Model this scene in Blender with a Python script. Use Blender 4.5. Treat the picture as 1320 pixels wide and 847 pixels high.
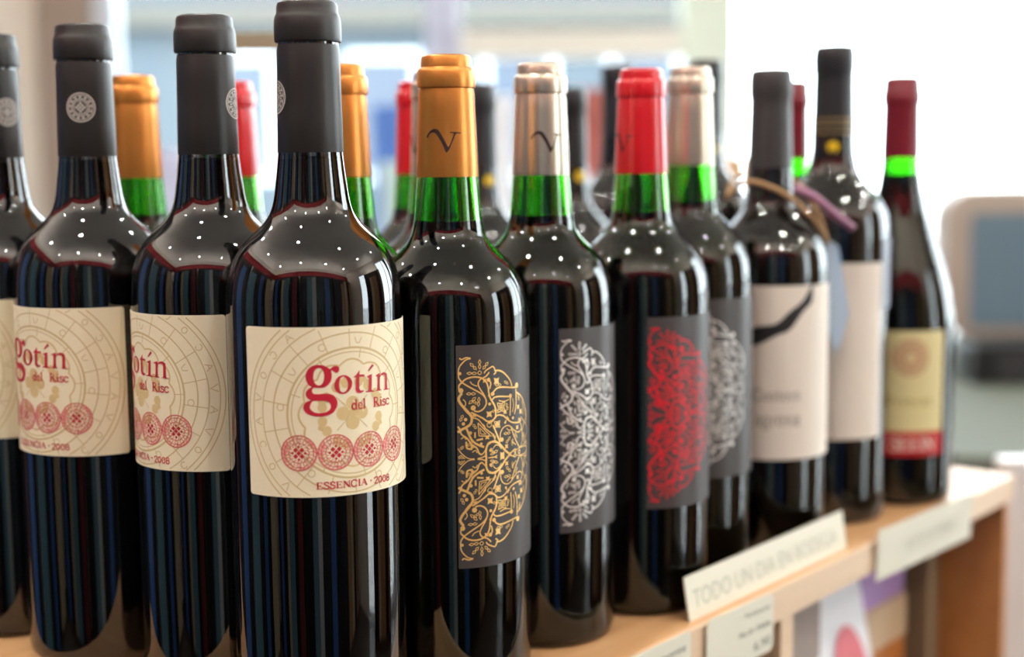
import bpy, bmesh, math, random
from mathutils import Vector, Matrix
from mathutils.geometry import delaunay_2d_cdt

for _o in list(bpy.data.objects):
    bpy.data.objects.remove(_o)
random.seed(7)
SC = bpy.context.scene
COL = SC.collection
PI = math.pi
SHELF_Z = 0.95                      # top of the display shelf above the floor
EYE = SHELF_Z + 0.24849             # eye height

# ------------------------------------------------------------------ camera
def make_camera():
    f, p, r = 1841.9, 0.11457, -0.00945          # focal length in pixels of a 1320 px wide frame, pitch, roll
    fw = Vector((0, math.cos(p), -math.sin(p)))
    up = Vector((0, math.sin(p), math.cos(p)))
    rt = Vector((1, 0, 0))
    R = rt * math.cos(r) + up * math.sin(r)
    U = up * math.cos(r) - rt * math.sin(r)
    cam = bpy.data.cameras.new('camera')
    cam.sensor_width = 36.0
    cam.lens = f / 1320 * 36.0
    cam.clip_start = 0.02
    cam.dof.use_dof = True
    cam.dof.focus_distance = 0.640
    cam.dof.aperture_fstop = 4.0
    o = bpy.data.objects.new('camera', cam)
    COL.objects.link(o)
    m = Matrix((R, U, -fw)).transposed().to_4x4()
    m.translation = Vector((0, 0, EYE))
    o.matrix_world = m
    SC.camera = o
make_camera()

# ------------------------------------------------------------------ sky, lamps, exposure
SC.view_settings.view_transform = 'Standard'
SC.view_settings.look = 'None'
SC.view_settings.gamma = 1.0
SC.view_settings.exposure = 0.12
SC.cycles.max_bounces = 14
SC.cycles.transparent_max_bounces = 16
SC.cycles.transmission_bounces = 12
SC.cycles.caustics_reflective = False
SC.cycles.caustics_refractive = False
SC.cycles.sample_clamp_indirect = 6.0

world = bpy.data.worlds.new('overcast_sky')
SC.world = world
world.use_nodes = True
_nt = world.node_tree
_bg = _nt.nodes['Background']
_bg.inputs['Color'].default_value = (0.90, 0.96, 1.0, 1)
_bg.inputs['Strength'].default_value = 11.0

def window_portal(name, loc, rot, sx, sy):
    l = bpy.data.lights.new(name, 'AREA')
    l.shape = 'RECTANGLE'; l.size = sx; l.size_y = sy
    l.cycles.is_portal = True
    o = bpy.data.objects.new(name, l)
    o.location = loc; o.rotation_euler = rot
    COL.objects.link(o)
ROOM = dict(x0=-2.3, x1=2.7, y0=-1.4, y1=3.6, h=2.7)
window_portal('window_portal_back', (0.78, 3.56, 1.45), (-PI/2, 0, 0), 3.8, 2.2)
window_portal('window_portal_right', (2.66, 2.6, 1.28), (0, PI/2, 0), 2.45, 1.9)
window_portal('door_portal_right', (2.66, -0.05, 1.15), (0, PI/2, 0), 2.1, 0.5)

# ------------------------------------------------------------------ helpers
def srgb(r, g, b):
    def c(v):
        v /= 255.0
        return v / 12.92 if v <= 0.04045 else ((v + 0.055) / 1.055) ** 2.4
    return (c(r), c(g), c(b), 1.0)

MATS = {}
def mat(name, col, rough=0.5, metal=0.0, trans=0.0, ior=1.5, coat=0.0, spec=0.5, emit=None, estr=0.0,
        noise=0.0, nscale=40.0, bump=0.0, sheen=0.0):
    if name in MATS: return MATS[name]
    m = bpy.data.materials.new(name); m.use_nodes = True
    nt = m.node_tree; b = nt.nodes['Principled BSDF']
    b.inputs['Base Color'].default_value = col
    b.inputs['Roughness'].default_value = rough
    b.inputs['Metallic'].default_value = metal
    b.inputs['Transmission Weight'].default_value = trans
    b.inputs['IOR'].default_value = ior
    b.inputs['Coat Weight'].default_value = coat
    b.inputs['Specular IOR Level'].default_value = spec
    if emit is not None:
        b.inputs['Emission Color'].default_value = emit
        b.inputs['Emission Strength'].default_value = estr
    if noise or bump:
        tc = nt.nodes.new('ShaderNodeTexCoord')
        n = nt.nodes.new('ShaderNodeTexNoise')
        n.inputs['Scale'].default_value = nscale; n.inputs['Detail'].default_value = 5
        nt.links.new(tc.outputs['Object'], n.inputs['Vector'])
        if noise:
            mx = nt.nodes.new('ShaderNodeMix'); mx.data_type = 'RGBA'
            d = tuple(c * (1 - noise) for c in col[:3]) + (1,)
            u = tuple(min(1, c * (1 + noise)) for c in col[:3]) + (1,)
            mx.inputs['A'].default_value = d; mx.inputs['B'].default_value = u
            nt.links.new(n.outputs['Fac'], mx.inputs['Factor'])
            nt.links.new(mx.outputs['Result'], b.inputs['Base Color'])
        if bump:
            bp = nt.nodes.new('ShaderNodeBump')
            bp.inputs['Strength'].default_value = bump; bp.inputs['Distance'].default_value = 0.0004
            nt.links.new(n.outputs['Fac'], bp.inputs['Height'])
            nt.links.new(bp.outputs['Normal'], b.inputs['Normal'])
    MATS[name] = m
    return m

def wood(name, c1, c2, rough=0.42, stretch=(1.2, 22, 22)):
    if name in MATS: return MATS[name]
    m = bpy.data.materials.new(name); m.use_nodes = True
    nt = m.node_tree; b = nt.nodes['Principled BSDF']
    tc = nt.nodes.new('ShaderNodeTexCoord'); mp = nt.nodes.new('ShaderNodeMapping')
    mp.inputs['Scale'].default_value = stretch
    n = nt.nodes.new('ShaderNodeTexNoise'); n.inputs['Scale'].default_value = 3.0
    n.inputs['Detail'].default_value = 8; n.inputs['Roughness'].default_value = 0.62
    rp = nt.nodes.new('ShaderNodeValToRGB')
    rp.color_ramp.elements[0].position = 0.32; rp.color_ramp.elements[0].color = c1
    rp.color_ramp.elements[1].position = 0.70; rp.color_ramp.elements[1].color = c2
    nt.links.new(tc.outputs['Object'], mp.inputs['Vector']); nt.links.new(mp.outputs['Vector'], n.inputs['Vector'])
    nt.links.new(n.outputs['Fac'], rp.inputs['Fac']); nt.links.new(rp.outputs['Color'], b.inputs['Base Color'])
    b.inputs['Roughness'].default_value = rough
    MATS[name] = m
    return m

def window_glass(name):
    m = bpy.data.materials.new(name); m.use_nodes = True
    nt = m.node_tree; nt.nodes.remove(nt.nodes['Principled BSDF'])
    out = nt.nodes['Material Output']
    t = nt.nodes.new('ShaderNodeBsdfTransparent'); t.inputs['Color'].default_value = (0.94, 0.97, 0.97, 1)
    g = nt.nodes.new('ShaderNodeBsdfGlossy'); g.inputs['Roughness'].default_value = 0.02
    fr = nt.nodes.new('ShaderNodeFresnel'); fr.inputs['IOR'].default_value = 1.45
    mx = nt.nodes.new('ShaderNodeMixShader')
    nt.links.new(fr.outputs['Fac'], mx.inputs['Fac'])
    nt.links.new(t.outputs['BSDF'], mx.inputs[1]); nt.links.new(g.outputs['BSDF'], mx.inputs[2])
    nt.links.new(mx.outputs['Shader'], out.inputs['Surface'])
    return m

def mesh_data(name, verts, faces, mats, smooth=False, idx=None):
    me = bpy.data.meshes.new(name)
    me.from_pydata([tuple(v) for v in verts], [], faces)
    for m in (mats if isinstance(mats, (list, tuple)) else [mats]):
        me.materials.append(m)
    if smooth:
        me.polygons.foreach_set('use_smooth', [True] * len(me.polygons))
    if idx: me.polygons.foreach_set('material_index', idx)
    me.update()
    return me

def link(name, me, parent=None, loc=(0, 0, 0), rz=0.0):
    o = bpy.data.objects.new(name, me); COL.objects.link(o)
    o.location = loc; o.rotation_euler = (0, 0, rz)
    if parent is not None: o.parent = parent
    return o

def empty(name, loc, rz=0.0):
    o = bpy.data.objects.new(name, None); COL.objects.link(o)
    o.location = loc; o.rotation_euler = (0, 0, rz); o.empty_display_size = 0.02
    return o

def tag(o, label, cat, group=None):
    o['label'] = label; o['category'] = cat
    if group: o['group'] = group
    return o

def structure(o, label=None):
    o['kind'] = 'structure'
    if label: o['label'] = label
    return o

class MB:
    """collects boxes, prisms and tubes; build() makes ONE mesh object"""
    def __init__(s): s.v = []; s.f = []
    def box(s, x0, x1, y0, y1, z0, z1):
        b = len(s.v)
        s.v += [(x0,y0,z0),(x1,y0,z0),(x1,y1,z0),(x0,y1,z0),(x0,y0,z1),(x1,y0,z1),(x1,y1,z1),(x0,y1,z1)]
        s.f += [tuple(b+i for i in q) for q in ((0,3,2,1),(4,5,6,7),(0,1,5,4),(1,2,6,5),(2,3,7,6),(3,0,4,7))]
        return s
    def prism(s, poly, axis, t0, t1):
        """closed polygon of (p,q) extruded along axis ('x','y','z')"""
        b = len(s.v); n = len(poly)
        def P(p, q, t): return {'x': (t, p, q), 'y': (p, t, q), 'z': (p, q, t)}[axis]
        s.v += [P(p, q, t0) for p, q in poly] + [P(p, q, t1) for p, q in poly]
        s.f += [tuple(b+i for i in range(n))[::-1], tuple(b+n+i for i in range(n))]
        s.f += [(b+i, b+(i+1) % n, b+n+(i+1) % n, b+n+i) for i in range(n)]
        return s
    def tube(s, pts, r, seg=10):
        b = len(s.v); n = len(pts); pts = [Vector(p) for p in pts]
        for i, p in enumerate(pts):
            d = (pts[min(i+1, n-1)] - pts[max(i-1, 0)]).normalized()
            a = d.cross(Vector((0, 0, 1)))
            if a.length < 1e-3: a = d.cross(Vector((0, 1, 0)))
            a.normalize(); c = d.cross(a)
            for k in range(seg):
                t = 2*PI*k/seg
                s.v.append(tuple(p + r*(a*math.cos(t) + c*math.sin(t))))
        for i in range(n-1):
            for k in range(seg):
                k2 = (k+1) % seg
                s.f.append((b+i*seg+k, b+i*seg+k2, b+(i+1)*seg+k2, b+(i+1)*seg+k))
        s.f.append(tuple(b+k for k in range(seg))[::-1]); s.f.append(tuple(b+(n-1)*seg+k for k in range(seg)))
        return s
    def lathe(s, prof, seg=72, a0=0.0):
        b = len(s.v); n = len(prof)
        for r, z in prof:
            for k in range(seg):
                t = a0 + 2*PI*k/seg
                s.v.append((r*math.cos(t), r*math.sin(t), z))
        for i in range(n-1):
            for k in range(seg):
                k2 = (k+1) % seg
                s.f.append((b+i*seg+k, b+i*seg+k2, b+(i+1)*seg+k2, b+(i+1)*seg+k))
        return s
    def data(s, name, m, smooth=False, bevel=0.0, angle=None):
        me = mesh_data(name, s.v, s.f, m, smooth)
        if bevel or smooth:
            bm = bmesh.new(); bm.from_mesh(me)
            if smooth: bmesh.ops.remove_doubles(bm, verts=bm.verts, dist=1e-6)
            if bevel:
                ed = [e for e in bm.edges if len(e.link_faces) == 2 and e.calc_face_angle(0) > 0.5]
                bmesh.ops.bevel(bm, geom=ed, offset=bevel, segments=2, affect='EDGES', profile=0.5)
            bmesh.ops.recalc_face_normals(bm, faces=bm.faces) if bevel else None
            bm.to_mesh(me); bm.free()
            if smooth:
                me.polygons.foreach_set('use_smooth', [True]*len(me.polygons))
                if angle: me.set_sharp_from_angle(angle=angle)
        return me
    def build(s, name, m, parent=None, loc=(0,0,0), rz=0.0, smooth=False, bevel=0.0, angle=None):
        return link(name, s.data(name, m, smooth, bevel, angle), parent, loc, rz)

def smooth_line(pts, closed=False, step=4):
    """Catmull-Rom through the points"""
    n = len(pts)
    if n < 3 and not closed: 
        return list(pts)
    out = []
    rng = n if closed else n-1
    for i in range(rng):
        g = (lambda k: pts[k % n]) if closed else (lambda k: pts[max(0, min(n-1, k))])
        p0, p1, p2, p3 = g(i-1), g(i), g(i+1), g(i+2)
        for j in range(step):
            t = j/step
            q = []
            for c in range(2):
                q.append(0.5*((2*p1[c]) + (-p0[c]+p2[c])*t + (2*p0[c]-5*p1[c]+4*p2[c]-p3[c])*t*t + (-p0[c]+3*p1[c]-3*p2[c]+p3[c])*t**3))
            out.append(tuple(q))
    if not closed: out.append(tuple(pts[-1]))
    return out

class Print:
    """flat print in millimetres (u to the right, v up) that is laid on a cylinder or a plane"""
    def __init__(s): s.v = []; s.f = []; s.m = []
    def poly(s, pts, mi=0):
        b = len(s.v); s.v += list(pts); s.f.append(tuple(range(b, b+len(pts)))); s.m.append(mi)
    def stroke(s, pts, w, mi=0, closed=False, clip=None, maxseg=1.2):
        q = [pts[0]]
        src = list(pts) + ([pts[0]] if closed else [])
        for a, c in zip(src, src[1:]):
            d = math.dist(a, c); k = max(1, math.ceil(d/maxseg))
            for j in range(1, k+1):
                q.append((a[0]+(c[0]-a[0])*j/k, a[1]+(c[1]-a[1])*j/k))
        L = []
        n = len(q)
        for i in range(n):
            a = q[i-1] if i else (q[-2] if closed else q[0])
            c = q[i+1] if i < n-1 else (q[1] if closed else q[-1])
            dx, dy = c[0]-a[0], c[1]-a[1]; l = math.hypot(dx, dy) or 1
            hw = w/2
            L.append(((q[i][0]-dy/l*hw, q[i][1]+dx/l*hw), (q[i][0]+dy/l*hw, q[i][1]-dx/l*hw)))
        for i in range(n-1):
            if clip and not (clip(*q[i]) and clip(*q[i+1])): continue
            s.poly([L[i][1], L[i+1][1], L[i+1][0], L[i][0]], mi)
    def disc(s, u, v, r, mi=0, seg=20, rx=None):
        s.poly([(u+(rx or r)*math.cos(2*PI*k/seg), v+r*math.sin(2*PI*k/seg)) for k in range(seg)], mi)
    def ring(s, u, v, r, w, mi=0, seg=48, clip=None, a0=0, a1=2*PI):
        pts = [(u+r*math.cos(a0+(a1-a0)*k/seg), v+r*math.sin(a0+(a1-a0)*k/seg)) for k in range(seg+1)]
        s.stroke(pts, w, mi, clip=clip)
    def fill(s, loops, mi=0, grid=1.2):
        vs, es = [], []
        for lp in loops:
            b = len(vs); vs += [Vector(p) for p in lp]
            es += [(b+i, b+(i+1) % len(lp)) for i in range(len(lp))]
        x0 = min(v.x for v in vs); x1 = max(v.x for v in vs); y0 = min(v.y for v in vs); y1 = max(v.y for v in vs)
        nx = int((x1-x0)/grid); 
        for i in range(1, nx+1):
            x = x0+(x1-x0)*i/(nx+1)
            ny = max(1, int((y1-y0)/(grid*4)))
            for j in range(ny+1):
                vs.append(Vector((x, y0+(y1-y0)*(j+0.37)/(ny+1))))
        r = delaunay_2d_cdt(vs, es, [], 0, 1e-5)
        def inside(x, y):
            c = False
            for lp in loops:
                for i in range(len(lp)):
                    x0_, y0_ = lp[i-1]; x1_, y1_ = lp[i]
                    if (y0_ > y) != (y1_ > y) and x < x0_+(y-y0_)/(y1_-y0_)*(x1_-x0_): c = not c
            return c
        b = len(s.v)
        s.v += [(q.x, q.y) for q in r[0]]
        for f in r[2]:
            cx = sum(r[0][i].x for i in f)/len(f); cy = sum(r[0][i].y for i in f)/len(f)
            if inside(cx, cy): s.f.append(tuple(b+i for i in f)); s.m.append(mi)
    def on_cylinder(s, name, mats, R, z0, layers=None, skirt=None):
        V = []
        lay = {}
        for f, mi in zip(s.f, s.m):
            for i in f: lay[i] = mi
        for i, (u, v) in enumerate(s.v):
            rr = (R(z0+v*0.001) if callable(R) else R) + (layers[lay.get(i, 0)] if layers else 0.0)
            R0 = R(z0) if callable(R) else R
            t = u*0.001/R0
            V.append((rr*math.sin(t), -rr*math.cos(t), z0+v*0.001))
        return mesh_data(name, V, s.f, mats, smooth=True, idx=s.m)
    def on_plane(s, name, mats, y=0.0):
        V = [(u*0.001, y, v*0.001) for u, v in s.v]
        return mesh_data(name, V, s.f, mats, idx=s.m)

# serif letters built from strokes: {char: (advance, [(width, points, smooth?)])}
def _el(cx, cy, rx, ry, n=14):
    return [(cx+rx*math.cos(2*PI*k/n), cy+ry*math.sin(2*PI*k/n)) for k in range(n+1)]
_S = [(.52,.76),(.48,.93),(.3,1),(.12,.9),(.1,.72),(.3,.54),(.5,.4),(.55,.2),(.42,.03),(.24,0),(.07,.08),(.04,.26)]
_C = [(.66,.76),(.55,.94),(.36,1),(.15,.88),(.06,.5),(.15,.12),(.36,0),(.55,.05),(.67,.22)]
GLYPHS = {
 'E': (.74, [(.16,[(.16,0),(.16,1)]),(.06,[(.02,.97),(.6,.97)]),(.06,[(.16,.52),(.46,.52)]),(.06,[(.02,.03),(.65,.03)]),(.07,[(.6,1),(.6,.78)]),(.07,[(.65,0),(.65,.25)]),(.06,[(.46,.62),(.46,.42)])]),
 'S': (.64, [(.13,_S),(.06,[(.53,1),(.53,.72)]),(.06,[(.04,0),(.04,.28)])]),
 'N': (.86, [(.07,[(.14,0),(.14,1)]),(.17,[(.14,.98),(.7,.02)]),(.07,[(.7,0),(.7,1)]),(.06,[(.02,.02),(.27,.02)]),(.06,[(.02,.98),(.2,.98)]),(.06,[(.58,.98),(.83,.98)])]),
 'C': (.76, [(.13,_C),(.06,[(.66,1),(.66,.7)])]),
 'I': (.4, [(.16,[(.2,0),(.2,1)]),(.06,[(.06,.02),(.34,.02)]),(.06,[(.06,.98),(.34,.98)])]),
 'A': (.78, [(.06,[(.08,0),(.38,1)]),(.17,[(.36,1),(.66,0)]),(.06,[(.18,.34),(.56,.34)]),(.06,[(-.02,.02),(.2,.02)]),(.06,[(.52,.02),(.8,.02)])]),
 '2': (.6, [(.12,[(.06,.72),(.12,.94),(.3,1),(.48,.9),(.48,.68),(.34,.42),(.08,.06)]),(.11,[(.06,.05),(.55,.05)])]),
 '0': (.62, [(.12,_el(.3,.5,.22,.48))]),
 '8': (.6, [(.11,_el(.29,.74,.18,.24)),(.12,_el(.29,.26,.22,.26))]),
 'd': (.66, [(.12,_el(.28,.32,.2,.31)),(.13,[(.5,0),(.5,1.05)]),(.06,[(.36,1.03),(.5,1.03)]),(.06,[(.5,.03),(.64,.03)])]),
 'e': (.56, [(.06,[(.08,.36),(.48,.36)]),(.11,[(.47,.36),(.42,.58),(.28,.65),(.12,.54),(.08,.32),(.16,.07),(.32,0),(.48,.12)])]),
 'l': (.36, [(.13,[(.18,0),(.18,1.05)]),(.06,[(.04,1.03),(.18,1.03)]),(.06,[(.04,.03),(.32,.03)])]),
 'R': (.78, [(.15,[(.17,0),(.17,1)]),(.1,[(.17,.97),(.42,.96),(.54,.76),(.42,.54),(.17,.5)]),(.14,[(.34,.52),(.7,.02)]),(.06,[(.04,.02),(.3,.02)]),(.06,[(.04,.98),(.2,.98)]),(.06,[(.62,.02),(.8,.02)])]),
 'i': (.36, [(.13,[(.18,0),(.18,.64)]),(.06,[(.05,.62),(.18,.62)]),(.06,[(.04,.03),(.32,.03)]),(.15,[(.18,.83),(.18,.97)])]),
 's': (.46, [(.1,[(p[0]*.72,p[1]*.65) for p in _S]),(.05,[(.39,.65),(.39,.46)]),(.05,[(.03,0),(.03,.19)])]),
 'c': (.52, [(.1,[(p[0]*.72,p[1]*.65) for p in _C]),(.13,[(.44,.46),(.44,.57)])]),
 'o': (.6, [(.12,_el(.29,.32,.22,.31))]),
 't': (.4, [(.12,[(.18,.9),(.18,.12),(.24,.02),(.38,.06)]),(.06,[(.04,.62),(.36,.62)])]),
 'g': (.6, [(.11,_el(.28,.42,.18,.22)),(.1,_el(.28,-.12,.22,.16)),(.08,[(.42,.56),(.56,.62)]),(.08,[(.16,.24),(.12,.1),(.3,.04)])]),
 'a': (.56, [(.11,_el(.24,.2,.17,.19)),(.12,[(.12,.58),(.28,.65),(.42,.52),(.42,.04),(.54,.03)])]),
 'r': (.46, [(.12,[(.16,0),(.16,.62)]),(.09,[(.16,.46),(.28,.62),(.42,.58)]),(.06,[(.03,.03),(.3,.03)])]),
 'n': (.66, [(.12,[(.16,0),(.16,.62)]),(.1,[(.16,.46),(.3,.64),(.46,.56),(.48,.04)]),(.06,[(.03,.03),(.3,.03)]),(.06,[(.36,.03),(.6,.03)])]),
 'p': (.64, [(.12,_el(.34,.32,.2,.31)),(.12,[(.14,.64),(.14,-.34)]),(.06,[(.02,-.32),(.28,-.32)])]),
 'u': (.64, [(.12,[(.14,.64),(.14,.16),(.28,.01),(.46,.14)]),(.12,[(.48,.64),(.48,.02)])]),
 'T': (.7, [(.15,[(.35,0),(.35,1)]),(.06,[(.04,.97),(.66,.97)]),(.06,[(.2,.02),(.5,.02)]),(.06,[(.04,1),(.04,.76)]),(.06,[(.66,1),(.66,.76)])]),
 'P': (.66, [(.15,[(.17,0),(.17,1)]),(.1,[(.17,.97),(.42,.96),(.56,.74),(.42,.5),(.17,.46)]),(.06,[(.04,.02),(.32,.02)]),(.06,[(.04,.98),(.2,.98)])]),
 ' ': (.34, []),
}
def text_on(pr, s, u0, u1, v0, cap, mi=0, bold=1.2):
    tot = sum(GLYPHS[c][0] for c in s)
    k = (u1-u0)/tot
    u = u0
    for c in s:
        adv, st = GLYPHS[c]
        for w, pts in st:
            q = smooth_line(pts, step=3) if len(pts) > 2 else pts
            pr.stroke([(u+x*k, v0+y*cap) for x, y in q], w*(k+cap)/2*bold, mi, maxseg=0.6)
        u += adv*k

# flat prints as outlines in hundredths of a millimetre
# ------------------------------------------------------------------ materials of the bottles
M_GLASS_GREEN = mat('green_bottle_glass', (0.11, 0.46, 0.03, 1), 0.0, trans=1.0, ior=1.6)
M_GLASS_DARK = mat('black_bottle_glass', (0.035, 0.030, 0.028, 1), 0.0, trans=1.0, ior=1.75)
M_WINE = mat('dark_red_wine', (0.004, 0.001, 0.0015, 1), 0.4, spec=0.0)
M_CAP_GREY = mat('charcoal_capsule', srgb(30, 25, 23), 0.42, noise=0.10, nscale=900, bump=0.05)
M_CAP_GOLD = mat('golden_capsule', srgb(208, 136, 64), 0.33, metal=0.7, noise=0.05, nscale=300)
M_CAP_SILVER = mat('champagne_silver_capsule', srgb(204, 192, 174), 0.30, metal=0.85, noise=0.05, nscale=300)
M_CAP_RED = mat('bright_red_capsule', srgb(205, 8, 26), 0.30, coat=0.5)
M_CAP_BLACK = mat('black_capsule', srgb(38, 38, 42), 0.35)
M_CAP_SLATE = mat('slate_capsule', srgb(58, 56, 56), 0.4)
M_CAP_WINE = mat('dark_red_capsule', srgb(120, 22, 38), 0.35)
M_PAPER_CREAM = mat('cream_label_paper', srgb(248, 235, 202), 0.6, noise=0.03, nscale=500)
M_PAPER_GREY = mat('charcoal_label_paper', srgb(66, 61, 60), 0.42, noise=0.05, nscale=600)
M_PAPER_PALE = mat('pale_label_paper', srgb(232, 220, 206), 0.6)
M_PAPER_YELLOW = mat('straw_label_paper', srgb(226, 214, 158), 0.6)
M_INK_TAN = mat('tan_ink', srgb(220, 192, 136), 0.6)
M_INK_TAN_LIGHT = mat('light_tan_ink', srgb(212, 187, 134), 0.6)
M_INK_PINK = mat('pink_ink', srgb(236, 164, 148), 0.6)
M_INK_RED = mat('crimson_ink', srgb(190, 24, 50), 0.5)
M_INK_ROSE = mat('rose_ink', srgb(204, 82, 88), 0.6)
M_INK_DARK = mat('dark_brown_ink', srgb(44, 14, 14), 0.5)
M_INK_GREY = mat('grey_ink', srgb(164, 156, 144), 0.6)
M_INK_BLACK = mat('black_ink', srgb(28, 26, 26), 0.5)
M_SEAL = mat('silver_seal_ink', srgb(188, 180, 172), 0.5)
M_FOIL_GOLD = mat('gold_foil_print', srgb(250, 202, 122), 0.35, metal=0.35)
M_FOIL_SILVER = mat('silver_foil_print', srgb(246, 238, 232), 0.35, metal=0.35)
M_FOIL_RED = mat('red_foil_print', srgb(236, 14, 40), 0.4)
M_YELLOW = mat('yellow_seal_ink', srgb(240, 200, 10), 0.5)
M_GOLD_LINE = mat('gold_line_ink', srgb(150, 130, 90), 0.4, metal=0.5)

# ------------------------------------------------------------------ bottle shapes (radius, height) in millimetres
GOTIN_R, VINE_R = 38.95, 37.95
GOTIN_BODY = [(0, 9), (18, 6), (30, 1.5), (34, 0), (36.6, 1.2), (38.2, 3.6), (38.95, 8), (38.95, 60), (38.95, 120), (38.95, 184),
              (38.7, 191), (37.9, 198), (36.3, 204.5), (33.6, 210.5), (29.8, 215.5), (25.4, 219.8), (21.4, 223.8), (18.6, 228), (16.9, 233.5), (15.9, 240), (14.9, 248), (14.1, 256), (13.3, 300), (13, 312), (12, 316), (0, 316)]
VINE_BODY = [(0, 9), (18, 6), (29, 1.5), (33, 0), (35.6, 1.2), (37.2, 3.6), (37.95, 8), (37.95, 60), (37.95, 120), (37.95, 172),
             (37.6, 180), (36.6, 187), (34.8, 193), (32.0, 198.4), (28.4, 203), (24, 207.2), (20.2, 211.2), (17.8, 215.5), (16.5, 221), (15.6, 230), (14.5, 243), (13.0, 282), (12.6, 292), (11.4, 297), (0, 297)]
def mm(prof, dz=1.0): return [(r*0.001, z*0.001*dz) for r, z in prof]
def rad_at(prof, z):
    for (r0, z0), (r1, z1) in zip(prof[3:], prof[4:]):
        if z0 <= z <= z1 and z1 > z0: return r0+(r1-r0)*(z-z0)/(z1-z0)
    return prof[-2][0]
def smooth_profile(prof, i0, i1):
    """Catmull-Rom resampling of the shoulder stretch"""
    return prof[:i0] + smooth_line(prof[i0:i1+1], step=3)[:-1] + prof[i1:]
def glass_data(name, prof, m, level, cork, wall=2.3, seg=96, dz=1.0):
    b = MB().lathe(mm(prof, dz), seg)
    if cork > level + 2:
        zs = [level + (cork-level)*k/6 for k in range(7)]
        cav = [(0, cork)] + [(rad_at(prof, z)-wall, z) for z in reversed(zs)] + [(0, level)]
        b.lathe(mm(cav, dz), seg)
    return b.data(name, m, smooth=True, angle=0.7)
def wine_data(name, prof, level, wall=0.35, seg=64, dz=1.0):
    zs = [4.5] + [z for r, z in prof if 8 <= z < level-1] + [level-0.3]
    p = [(0, 10.5), (18, 8), (28, 4.5)] + [(rad_at(prof, z)-wall, z) for z in zs] + [(0, level-0.3)]
    return MB().lathe(mm(p, dz), seg).data(name, M_WINE, smooth=True, angle=0.7)
def lathe_data(name, prof, m, seg=80, dz=1.0, angle=0.6):
    return MB().lathe(mm(prof, dz), seg).data(name, m, smooth=True, angle=angle)

GOTIN_BODY = smooth_profile(GOTIN_BODY, 9, 21)
VINE_BODY = smooth_profile(VINE_BODY, 9, 20)

GOTIN_CAP = [(14.2, 254.6), (14.35, 254.4), (14.45, 254.8), (14.15, 270), (13.8, 288), (13.7, 298.5), (13.3, 300.6), (13.2, 301.8), (14.4, 302.2), (14.65, 303.2), (14.65, 308), (14.5, 311.6), (14.0, 313.4), (13.45, 314.6), (13.4, 317), (12.9, 318.8), (11.8, 319.5), (6, 319.7), (0, 319.7)]
VINE_CAP = [(14.6, 242.9), (14.75, 242.7), (14.8, 243.2), (14.3, 258), (13.6, 274), (13.35, 281.8), (13.0, 283.4), (12.95, 284.2), (13.7, 284.6), (13.9, 285.6), (13.85, 288), (13.7, 292), (13.2, 293.4), (12.2, 294.2), (12.0, 297.4), (11.5, 299.2), (10.4, 299.9), (5, 300), (0, 300)]

def cap_radius(prof):
    P = sorted([(z*.001, r*.001) for r, z in prof])
    def f(z):
        for (z0, r0), (z1, r1) in zip(P, P[1:]):
            if z0 <= z <= z1 and z1 > z0: return r0+(r1-r0)*(z-z0)/(z1-z0)
        return P[0][1]
    return f

def label_patch(name, m, R, z0, u0, u1, v0, v1, rad=1.5, off=0.00025):
    """paper label on a cylinder: a rounded rectangle with a thin edge"""
    pts = []
    def corner(cx, cy, a):
        for k in range(5): 
            t = a + PI/2*k/4
            pts.append((cx+rad*math.cos(t), cy+rad*math.sin(t)))
    n = int((u1-u0)/1.5)
    corner(u1-rad, v0+rad, -PI/2); corner(u1-rad, v1-rad, 0)
    for i in range(1, n): pts.append((u1-rad-(u1-u0-2*rad)*i/n, v1))
    corner(u0+rad, v1-rad, PI/2); corner(u0+rad, v0+rad, PI)
    for i in range(1, n): pts.append((u0+rad+(u1-u0-2*rad)*i/n, v0))
    p = Print(); p.fill([pts], grid=1.5)
    verts = []
    def P(u, v, rr):
        t = u*0.001/R; return (rr*math.sin(t), -rr*math.cos(t), z0+v*0.001)
    verts = [P(u, v, R+off) for u, v in p.v]; faces = list(p.f)
    b = len(verts); k = len(pts)
    verts += [P(u, v, R+off) for u, v in pts] + [P(u, v, R-0.0001) for u, v in pts]
    faces += [(b+i, b+k+i, b+k+(i+1) % k, b+(i+1) % k) for i in range(k)]
    me = mesh_data(name, verts, faces, m, smooth=True)
    me.set_sharp_from_angle(angle=0.6)
    return me
def band_patch(name, m, R, u0, u1, z0, z1, off):
    p = Print(); n = max(2, int((u1-u0)/1.5))
    for i in range(n):
        a, c = u0+(u1-u0)*i/n, u0+(u1-u0)*(i+1)/n
        p.poly([(a, z0), (c, z0), (c, z1), (a, z1)])
    return p.on_cylinder(name, m, R*0.001, 0, [off])

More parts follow.
